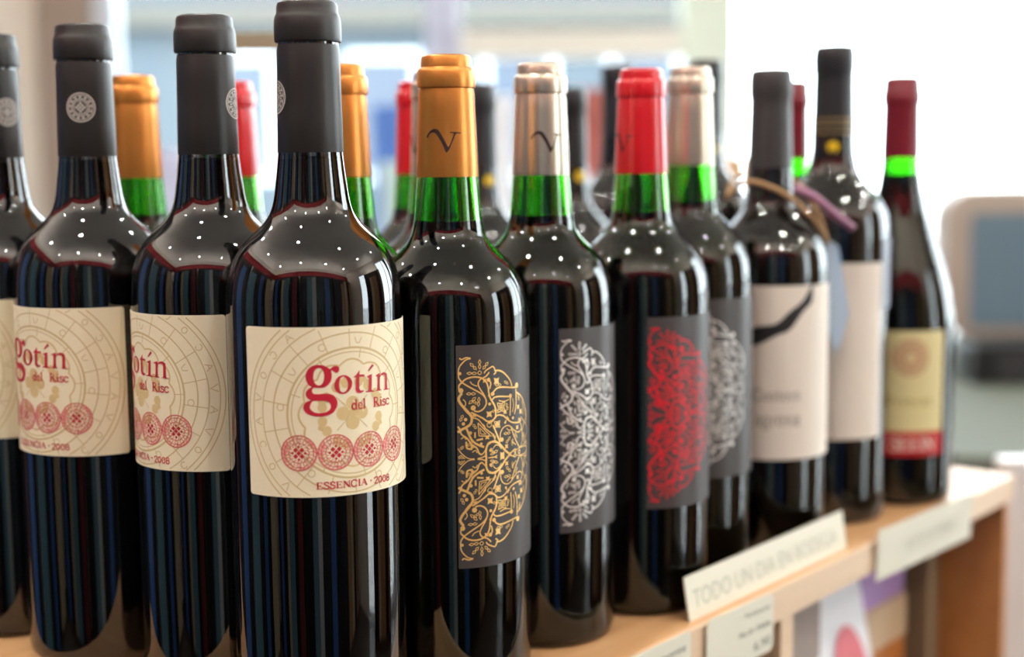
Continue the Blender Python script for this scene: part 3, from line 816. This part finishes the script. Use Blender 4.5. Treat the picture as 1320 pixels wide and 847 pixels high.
slope_bottle(0.2132, 1.094, 309, 'sloping dark red capsule bottle, barely seen between the hang tag and the yellow seal', 0, False)
# ------------------------------------------------------------------ display shelf, cards, goods
EDGE_A = math.atan2(0.77612, 0.63059)
M_WOOD = wood('light_shelf_wood', srgb(196, 146, 98), srgb(218, 172, 124))
M_WOOD_EDGE = wood('pale_edge_wood', srgb(214, 184, 152), srgb(226, 198, 168))
M_WOOD_DARK = wood('orange_brown_wood', srgb(176, 116, 60), srgb(192, 132, 74))
M_CARD = mat('ivory_card', srgb(218, 213, 194), 0.5)
M_CARD_TEXT = mat('grey_card_ink', srgb(120, 122, 112), 0.6)
M_CARD_FAINT = mat('faint_card_ink', srgb(182, 182, 164), 0.6)

shelf = empty('display_shelf', shelf_point(0, 0, 0), EDGE_A)
tag(shelf, 'light wooden display shelf that carries all the wine bottles', 'shelf')
MB().box(-0.738, 0, 0.004, 0.44, -0.020, 0).build('shelf_board', M_WOOD, shelf, bevel=0.0012)
MB().box(-0.738, 0, 0, 0.004, -0.0195, -0.0003).build('edge_strip', M_WOOD_EDGE, shelf)
MB().box(-0.738, -0.009, 0.008, 0.43, -0.352, -0.334).build('lower_board', M_WOOD, shelf)
MB().box(-0.738, -0.009, 0.43, 0.44, -0.95, -0.020).build('back_panel', M_WOOD_DARK, shelf)
MB().box(-0.009, 0, 0.004, 0.44, -0.95, -0.020).build('side_panel', M_WOOD_DARK, shelf)
MB().box(-0.738, -0.728, 0.004, 0.43, -0.95, -0.020).build('side_panel', M_WOOD_DARK, shelf)
for a0, a1 in ((-0.4795, -0.4665), (-0.3790, -0.3640)):
    MB().box(a0, a1, 0.0015, 0.43, -0.334, -0.020).build('divider', M_WOOD_EDGE, shelf)
MB().box(-0.030, -0.009, 0.056, 0.078, -0.334, -0.020).build('upright', mat('taupe_post', srgb(160, 140, 112), .5), shelf)
MB().box(-0.728, -0.009, 0.03, 0.05, -0.95, -0.352).build('plinth_board', M_WOOD_DARK, shelf)

def card(name, a0, a1, z0, z1, d0, lean, tilt, lines, label, rad=0.003, group='ivory price cards along the shelf edge', m_txt=None):
    """card in the plane of the shelf front; lines: (text, u0, v0, height, thickness)"""
    t = empty(name, shelf_point(a0, d0, z0), EDGE_A)
    t.rotation_euler = (-lean, -tilt, EDGE_A)
    t.rotation_mode = 'XYZ'
    tag(t, label, 'card', group)
    w, h = a1-a0, z1-z0
    pts = []
    for cx, cy, a in ((w-rad, rad, -PI/2), (w-rad, h-rad, 0), (rad, h-rad, PI/2), (rad, rad, PI)):
        for k in range(5):
            q = a+PI/2*k/4; pts.append((cx+rad*math.cos(q), cy+rad*math.sin(q)))
    link('card_sheet', MB().prism(pts, 'y', 0, 0.0008).data('card_sheet', M_CARD), t)
    for txt, u0, v0, hh, wd in lines:
        cu = bpy.data.curves.new('txt', 'FONT'); cu.body = txt; cu.size = 1.0; cu.resolution_u = 3
        ob = bpy.data.objects.new('txt', cu); COL.objects.link(ob)
        dg = bpy.context.evaluated_depsgraph_get()
        me = bpy.data.meshes.new_from_object(ob.evaluated_get(dg))
        bpy.data.objects.remove(ob)
        xs = [v.co.x for v in me.vertices]; ys = [v.co.y for v in me.vertices]
        x0, x1 = min(xs), max(xs)
        for v in me.vertices:
            v.co = ((v.co.x-x0)/(x1-x0)*wd+u0, -0.0002, v.co.y/0.72*hh+v0)
        me.materials.clear(); me.materials.append(m_txt or M_CARD_TEXT)
        link('lettering', me, t)
    return t
card('price_card', -0.4690, -0.2790, 0.0, 0.0245, 0.0085, math.radians(9), 0, [('TODO UN DIA EN BODEGA', 0.006, 0.006, 0.0105, 0.172)],
     'long ivory card standing on the shelf against the red arabesque bottle', 0.0006, m_txt=M_CARD_FAINT)
card('price_card', -0.2580, -0.0970, -0.0255, 0.0085, -0.0025, math.radians(-2), math.radians(-1.5), [('VI DE LA TERRA', 0.045, 0.011, 0.011, 0.085)],
     'long blank-looking ivory card on the shelf edge nearest the far right corner', 0.0008, m_txt=mat('very_faint_ink', srgb(200, 198, 182), .6))
card('price_card', -0.4690, -0.3955, -0.0315, 0.0025, -0.0022, 0, math.radians(-1.2),
     [('Teramonte', 0.040, 0.0255, 0.0032, 0.029), ('ML-01 70086', 0.034, 0.0155, 0.0034, 0.036), ('6,90', 0.051, 0.0045, 0.0055, 0.019)],
     'rounded ivory price card with three lines hanging below the long card', 0.005)
card('price_card', -0.5700, -0.4852, -0.033, 0.0020, -0.0022, 0, 0,
     [('Teramonte', 0.034, 0.0255, 0.0042, 0.046), ('5,70', 0.062, 0.0150, 0.005, 0.016)],
     'ivory price card cut by the bottom picture edge', 0.003)

# goods below the shelf
def carton(name, a0, a1, d0, d1, z0, z1, m, label, lid=None, cat='box'):
    t = empty(name, shelf_point((a0+a1)/2, (d0+d1)/2, z0), EDGE_A)
    tag(t, label, cat)
    w, d, h = (a1-a0)/2, (d1-d0)/2, z1-z0
    MB().box(-w, w, -d, d, 0, h*0.86).build('box_body', m, t, bevel=0.001)
    MB().box(-w-.001, w+.001, -d-.001, d+.001, h*0.86, h).build('box_lid', lid or m, t, bevel=0.001)
    return t
carton('carton', -0.352, -0.264, 0.035, 0.16, -0.334, -0.042, mat('grey_brown_carton', srgb(158, 142, 134), .7), 'grey brown carton on the lower shelf right of the divider')
carton('carton', -0.132, -0.062, 0.062, 0.16, -0.334, -0.092, mat('orange_carton', srgb(186, 112, 48), .6), 'orange carton with beige lid below the purple box', mat('beige_carton', srgb(206, 176, 142), .6))
carton('gift_box', -0.138, -0.060, 0.064, 0.15, -0.092, -0.026, mat('purple_box', srgb(186, 150, 206), .6), 'small purple box on top of the orange carton')
t = empty('gift_bag', shelf_point(-0.199, 0.075, -0.334), EDGE_A)
tag(t, 'white paper bag with a red print on the lower shelf', 'bag')
b = MB(); v0 = []
for z, w, d in ((0, .054, .038), (.18, .056, .030), (.296, .058, .006)):
    v0.append([(-w, -d, z), (w, -d, z), (w*1.0, d, z), (-w, d, z)])
b.v = [p for r in v0 for p in r]
b.f = [(0, 3, 2, 1)] + [(i*4+k, i*4+(k+1) % 4, (i+1)*4+(k+1) % 4, (i+1)*4+k) for i in range(2) for k in range(4)] + [(8, 9, 10, 11)]
b.build('bag_body', mat('white_bag_paper', srgb(246, 244, 248), .6), t, bevel=0.001)
p = Print(); p.disc(20, 206, 40, 0, 28, rx=26); p.disc(27, 192, 26, 1, 24, rx=17)
me = p.on_plane('bag_print', [mat('rose_bag_print', srgb(226, 118, 128), .6), mat('red_bag_print', srgb(214, 52, 52), .6)], 0)
for i, v in enumerate(me.vertices): v.co.y = (-0.038+0.008*v.co.z/.18 if v.co.z < .18 else -0.030+0.024*(v.co.z-.18)/.116)-0.0012-(0.0005 if i >= 28 else 0)
link('bag_print', me, t)

# hang tag of the sashed bottle
t = empty('hang_tag', (0.2065, 0.930, SHELF_Z+0.160), 0)
tag(t, 'pale blue paper hang tag on brown twine in front of the sashed bottle', 'tag')
MB().prism([(-.0015, .0375), (.0045, .0350), (.0127, -.0142), (.0060, -.0386), (-.004, -.0066), (-.0117, .0198)], 'y', -.0006, 0).build('tag_card', mat('pale_blue_card', srgb(186, 206, 226), .5), t, rz=0.15)
MB().prism([(-.0005, .0365), (.0065, .0330), (.0150, -.0120), (.0090, -.0330), (-.001, -.0026), (-.0087, .0208)], 'y', -.0006, 0).build('tag_card', mat('pale_blue_card2', srgb(164, 190, 220), .5), t, loc=(0.001, 0.0018, 0), rz=0.35)
off = Vector((0.1668-0.2065, 0.923-0.930, -0.160))
loop = [(-28, -6, 226), (-18, -17, 236), (0, -21, 231), (14, -21, 222), (27, -15, 209), (38.5, 5, 196), (27, -2, 222), (18, 12, 236), (0, 19, 242), (-20, 14, 238), (-28, -6, 226)]
def sm3(P, st=5):
    a = smooth_line([(x, y) for x, y, z in P], step=st); c = smooth_line([(x, z) for x, y, z in P], step=st)
    return [Vector((x*.001, y*.001, z2*.001)) for (x, y), (_, z2) in zip(a, c)]
MB().tube([q+off for q in sm3(loop)], 0.0016, 8).build('twine', mat('brown_twine', srgb(178, 140, 98), .8), t, smooth=True)
MB().tube([q+off for q in sm3([(12, -17, 232), (24, -20, 226), (38, -16, 215), (51, -10, 206)])], 0.0028, 8).build('ribbon', mat('mauve_ribbon', srgb(158, 112, 138), .7), t, smooth=True)

# slim metal stand whose arm shows between the two front dark bottles
t = empty('sign_stand', (-0.143, 1.000, SHELF_Z), 0)
tag(t, 'slim metal sign stand whose flat arm shows between two charcoal capsules', 'stand')
M_STEEL = mat('brushed_tan_steel', srgb(168, 158, 132), .4, metal=.4)
MB().lathe([(0, 0), (.028, 0), (.028, .003), (.0045, .006), (.0035, .012), (.0035, .342), (0, .342)], 20).build('post', M_STEEL, t, smooth=True, angle=.6)
MB().box(-.075, .012, -.006, -.0035, .3275, .3395).build('arm', M_STEEL, t, bevel=.0004)
# ------------------------------------------------------------------ the shop
X0, X1, Y0, Y1, HH = ROOM['x0'], ROOM['x1'], ROOM['y0'], ROOM['y1'], ROOM['h']
M_WALL = mat('beige_wall_paint', srgb(226, 216, 202), .7, noise=.02, nscale=3)
M_CEIL = mat('ceiling_paint', srgb(226, 218, 208), .8)
M_RED = mat('dark_red_wall_paint', srgb(124, 18, 28), .6)
M_FRAME = mat('pale_window_frame', srgb(208, 214, 222), .5)
M_FLOOR = mat('grey_floor', srgb(70, 62, 56), .45, noise=.06, nscale=6)
M_PANE = window_glass('window_pane_glass')
structure(MB().box(X0, X1, Y0, Y1, -.1, 0).build('floor', M_FLOOR))
structure(MB().box(X0-.12, X1+.12, Y0-.12, Y1+.12, HH, HH+.1).build('ceiling', M_CEIL))
structure(MB().box(X0-.12, X0, Y0-.12, Y1+.12, 0, HH).build('wall_left', M_WALL))
structure(MB().box(X0, X1, Y0-.12, Y0, 0, HH).build('wall_front', M_WALL))
structure(MB().box(X0, X0+.03, Y0, Y1-1.2, 2.14, 2.46).build('trim_1', M_RED), 'dark red band under the ceiling on the left wall')
structure(MB().box(X0+.03, X1, Y0, Y0+.03, 2.14, 2.46).build('trim_2', M_RED), 'dark red band under the ceiling behind the viewer')
WX = -1.035
wb = structure(MB().box(X0, WX-.13, Y1, Y1+.12, 0, HH).box(WX-.13, X1+.12, Y1, Y1+.12, 0, .34).box(WX-.13, X1+.12, Y1, Y1+.12, 2.52, HH).build('wall_back', M_WALL))
structure(MB().box(WX-.13, WX, Y1-.02, Y1+.12, .34, 2.52).build('trim_3', mat('taupe_door_post', srgb(150, 132, 118), .6)), 'taupe post at the edge of the shop window')
structure(MB().box(X1, X1+.12, Y0-.12, -.32, 0, HH).box(X1, X1+.12, -.32, .22, 2.22, HH).box(X1, X1+.12, .22, 1.62, 0, HH).box(X1, X1+.12, 1.62, Y1, 0, .02).box(X1, X1+.12, 1.62, Y1, 2.52, HH).build('wall_right', M_WALL))
def window_unit(name, axis, fixed, a0, a1, z0, z1, cuts, cols, transom=None):
    w = empty(name, (0, 0, 0)); structure(w)
    f = .05
    def bx(mb, p0, p1, q0, q1, dd=(.02, .09)):
        if axis == 'x': mb.box(p0, p1, fixed+dd[0], fixed+dd[1], q0, q1)
        else: mb.box(fixed+dd[0], fixed+dd[1], p0, p1, q0, q1)
    m = MB(); bx(m, a0, a1, z0, z0+f); bx(m, a0, a1, z1-f, z1); bx(m, a0, a0+f, z0+f, z1-f); bx(m, a1-f, a1, z0+f, z1-f)
    m.build('window_frame', M_FRAME, w)
    edges = [a0+f]
    for c, cw, cm in zip(cuts, cols[0], cols[1]):
        m = MB(); bx(m, c-cw/2, c+cw/2, z0+f, z1-f); m.build('mullion', cm, w)
        edges += [c-cw/2, c+cw/2]
    edges.append(a1-f)
    for i in range(0, len(edges), 2):
        m = MB(); bx(m, edges[i], edges[i+1], z0+f, z1-f, (.05, .056)); m.build('pane', M_PANE, w)
    if transom:
        for p0, p1, q0, q1, mm_ in transom:
            m = MB(); bx(m, p0, p1, q0, q1, (.0, .045)); m.build('transom', mm_, w)
    return w
M_LAV = mat('lavender_grey_frame', srgb(196, 200, 220), .5)
M_SAGE = mat('sage_frame', srgb(214, 221, 204), .5)
window_unit('window_1', 'x', Y1, WX, X1, .34, 2.52, (-.166, .50, 1.55), ((.085, .13, .08), (M_LAV, M_SAGE, M_FRAME)),
            [(-.12, .43, 1.46, 1.53, mat('tan_transom', srgb(226, 220, 206), .5))])
window_unit('window_2', 'y', X1, 1.62, Y1-.02, .02, 2.52, (2.55,), ((.07,), (M_FRAME,)))
window_unit('door_1', 'y', X1, -.32, .22, 0.0, 2.22, (), ((), ()))

# outside
structure(MB().box(-30, 30, Y1+.13, 60, -.12, -.02).box(X1+.13, 30, -30, Y1+.13, -.12, -.02).build('ground', mat('pavement', srgb(186, 186, 184), .8, noise=.06, nscale=2)))
t = empty('building', (-2.4, 15, 0)); tag(t, 'grey blue building across the street seen blurred through the window', 'building')
M_FAC = mat('pale_blue_facade', srgb(64, 74, 82), .7); M_BWIN = mat('facade_window', srgb(58, 68, 84), .3)
MB().box(-5, 4.55, 0, 6, 0, 4.2).build('facade', M_FAC, t)
MB().box(-5.1, 4.65, -.25, 0, 2.62, 2.84).build('cornice', mat('tan_cornice', srgb(70, 69, 64), .7), t)
MB().box(-5, 4.55, -.04, 0, 0, .62).build('plinth', mat('grey_plinth', srgb(84, 80, 86), .7), t)
for i, x in enumerate((-4.3, -2.9, -.4, 1.1, 2.5, 3.8)):
    w = MB().box(x-.38, x+.38, -.03, .02, 1.05, 2.35).build('window', M_FRAME, t)
    MB().box(x-.32, x+.32, -.04, -.028, 1.11, 2.29).build('pane', M_BWIN, w)
    MB().box(x-.38, x+.38, -.03, .02, 3.1, 3.95).build('window', M_BWIN, t)

# counter in the window with boxes
t = empty('window_counter', (-.1, 2.62, 0)); tag(t, 'white counter under the shop window carrying boxes, far behind bottles', 'counter')
M_WHITE = mat('white_laminate', srgb(226, 226, 228), .4)
MB().box(-.95, .62, -.2, .2, .88, .92).build('counter_top', M_WHITE, t, bevel=.003)
MB().box(-.93, .60, -.18, .18, .06, .88).build('cabinet', M_WHITE, t)
MB().box(-.9, .57, -.15, .15, 0, .06).build('plinth', M_FLOOR, t)
def wbox(x, w, h, m, label, y=2.62, d=.1):
    t = empty('carton', (x, y, .92)); tag(t, label, 'box', 'boxes on the window counter')
    MB().box(-w/2, w/2, -d/2, d/2, 0, h*.85).build('box_body', m, t, bevel=.002)
    MB().box(-w/2-.002, w/2+.002, -d/2-.002, d/2+.002, h*.85, h).build('box_lid', m, t, bevel=.002)
wbox(-.215, .055, .385, mat('blue_box', srgb(84, 128, 206), .5), 'blurred blue box on the window counter left of the red capsule')
wbox(-.205, .035, .285, mat('aqua_box', srgb(200, 232, 236), .5), 'blurred pale aqua box in front of the blue one', 2.5, .06)
wbox(-.13, .05, .26, mat('rose_box', srgb(218, 120, 134), .5), 'blurred rose box on the window counter beside the blue one')
wbox(-.62, .07, .31, mat('lilac_box', srgb(202, 208, 234), .5), 'blurred lilac box on the window counter between dark bottles')
wbox(-.015, .04, .40, mat('white_box', srgb(236, 242, 250), .5), 'blurred white box between the gold and silver capsules')
wbox(.135, .07, .41, mat('brick_box', srgb(168, 92, 84), .5), 'blurred brick red box right of the silver capsule')
wbox(.40, .04, .29, mat('tan_box', srgb(206, 170, 132), .5), 'blurred tan box left of the slate capsule')

# till desk at the right
t = empty('desk', (1.35, 2.55, 0)); tag(t, 'grey green desk behind the far right shelf corner', 'desk')
M_DESK = mat('grey_green_desk', srgb(92, 96, 84), .8)
MB().box(-.78, .8, -.75, .55, .78, .82).build('desk_top', M_DESK, t, bevel=.003)
for x in (-.74, .72): MB().box(x, x+.04, -.68, .5, 0, .78).build('leg_panel', M_WHITE, t)
t = empty('monitor', (1.04, 2.66, .82), -.12); tag(t, 'grey till monitor with blue screen on the desk', 'monitor')
M_HOUS = mat('warm_grey_housing', srgb(168, 152, 140), .5)
def rrect(w, h, r, n=6):
    o = []
    for cx, cy, a in ((w-r, -h+r, -PI/2), (w-r, h-r, 0), (-w+r, h-r, PI/2), (-w+r, -h+r, PI)):
        for k in range(n+1): q = a+PI/2*k/n; o.append((cx+r*math.cos(q), cy+r*math.sin(q)))
    return o
me = MB().prism([(x, z+.185) for x, z in rrect(.23, .14, .06)], 'y', -.03, .12).data('housing', M_HOUS, bevel=.01)
link('housing', me, t)
link('screen', MB().prism([(x, z+.175) for x, z in rrect(.185, .105, .01)], 'y', -.034, -.029).data('screen', mat('blue_screen', srgb(100, 120, 134), .3)), t)
MB().box(-.05, .05, 0, .08, .01, .06).build('stand', mat('black_plastic', srgb(24, 24, 26), .4), t)
MB().box(-.14, .14, -.08, .12, 0, .012).build('stand_foot', MATS['black_plastic'], t, bevel=.003)
t = empty('keyboard_box', (1.12, 2.43, .82), -.05); tag(t, 'black cash box below the till monitor', 'cash box')
MB().box(-.34, .4, -.06, .06, 0, .068).build('box_body', MATS['black_plastic'], t, bevel=.004)
MB().box(-.3, .36, -.064, -.06, .01, .056).build('drawer_front', mat('dark_grey_plastic', srgb(48, 48, 50), .4), t)
t = empty('partition_panel', (.62, 1.29, 0)); tag(t, 'white partition panel behind the brown side of the shelf', 'panel')
MB().box(-.174, .2, -.012, .012, .03, .926).build('board', M_WHITE, t, bevel=.002)
for x in (-.15, .14): MB().box(x, x+.03, -.1, .1, 0, .03).build('foot', M_FRAME, t)

# added cabinets instead of stocked shelves: the dark glass mirrors their doors as streaks
cols = [mat('blue_door', srgb(60, 94, 150), .4), mat('tan_door', srgb(176, 156, 124), .5), mat('black_door', srgb(20, 20, 22), .4), mat('teal_door', srgb(90, 124, 136), .4), mat('plum_door', srgb(108, 40, 48), .4), mat('grey_door', srgb(180, 182, 180), .4), mat('brown_door', srgb(150, 108, 74), .4)]
CEILING_FILL_W = 17.0  # power of each added uplight that brightens the ceiling
def cabinet(x, y, rz, w, seq, label):
    t = empty('added_cabinet', (x, y, 0), rz); tag(t, label, 'cabinet')
    MB().box(-w/2, w/2, 0, .36, 0, 1.98).build('cabinet_body', mat('dark_wood_cabinet', srgb(70, 50, 38), .5), t)
    tr = MB().box(-w/2+.03, w/2-.03, .12, .22, 1.98, 2.0).build('added_uplight_tray', M_WHITE, t)  # made-up tray for the added uplight
    l = bpy.data.lights.new('ceiling_fill_lamp', 'AREA'); l.shape = 'RECTANGLE'; l.size = w-.1; l.size_y = .07; l.energy = CEILING_FILL_W; l.color = (1, 1, .98)  # added fill lamp aimed up to brighten the ceiling, not a known shop lamp
    o = bpy.data.objects.new('ceiling_fill_lamp', l); COL.objects.link(o); o.parent = t; o.location = (0, .17, 2.004); o.rotation_euler = (PI, 0, 0)
    n = len(seq); cuts = [random.uniform(.55, 1.5) for _ in seq]; k_ = (w-.02)/sum(cuts); x_ = -w/2+.01
    for i, k in enumerate(seq):
        s = cuts[i]*k_; zt = random.choice((1.9, 1.9, 1.78, 1.86))
        d = MB().box(x_+.006, x_+s-.006, -.02, 0, .08, zt).build('door', cols[k], t, bevel=.003)
        hx = x_+.8*s; x_ += s
        MB().tube([(hx, -.02, .95), (hx, -.045, .97), (hx, -.045, 1.1), (hx, -.02, 1.12)], .006, 6).build('handle', M_STEEL, d)
cabinet(-1.15, Y0+.42, PI, 1.3, (4, 2, 3, 1, 2, 0, 2), 'added dark cabinet with blue and tan doors mirrored in the dark bottles')
cabinet(.25, Y0+.42, PI, 1.35, (2, 0, 2, 5, 3, 2), 'added dark cabinet with mostly black doors behind the viewer')
cabinet(1.68, Y0+.42, PI, 1.4, (6, 2, 1, 6, 2), 'added dark cabinet with brown and tan doors behind the viewer')
cabinet(X0+.42, -.1, PI/2, 1.5, (1, 2, 0, 2, 3), 'added dark cabinet with coloured doors along the left wall')
cabinet(X0+.42, 1.5, PI/2, 1.6, (2, 0, 2, 4, 2), 'added dark cabinet with blue and plum doors along the left wall')
cabinet(X1-.4, .92, -PI/2, 1.3, (6, 2, 6, 1, 2), 'added dark cabinet with brown doors along the right wall')
# ceiling lamps
def downlight(x, y, label):
    t = empty('ceiling_downlight', (x, y, HH)); tag(t, label, 'ceiling lamp', 'round downlights in the shop ceiling')
    MB().lathe([(.024, -.001), (.05, -.004), (.055, -.012), (.06, -.004), (.06, 0)], 24).build('trim_ring', M_WHITE, t, smooth=True)
    MB().lathe([(0, -.004), (.024, -.004), (.024, -.001)], 20).build('lens', mat('lamp_lens', (1, .95, .85, 1), .4, emit=(1, .9, .75, 1), estr=30), t)
    l = bpy.data.lights.new('downlight_lamp', 'AREA'); l.shape = 'DISK'; l.size = .045; l.energy = LAMP_W; l.color = (1, .98, .93)
    o = bpy.data.objects.new('downlight_lamp', l); COL.objects.link(o); o.parent = t; o.location = (0, 0, -.016)
LAMP_W = 7.5
ORD = ('first', 'second', 'third', 'fourth')
for i in range(4):
    for j in range(3):
        downlight(-1.6+i*1.15, -.85+j*1.35, 'small round ceiling lamp, %s from the left wall, %s row from the window' % (ORD[i], ORD[2-j]))
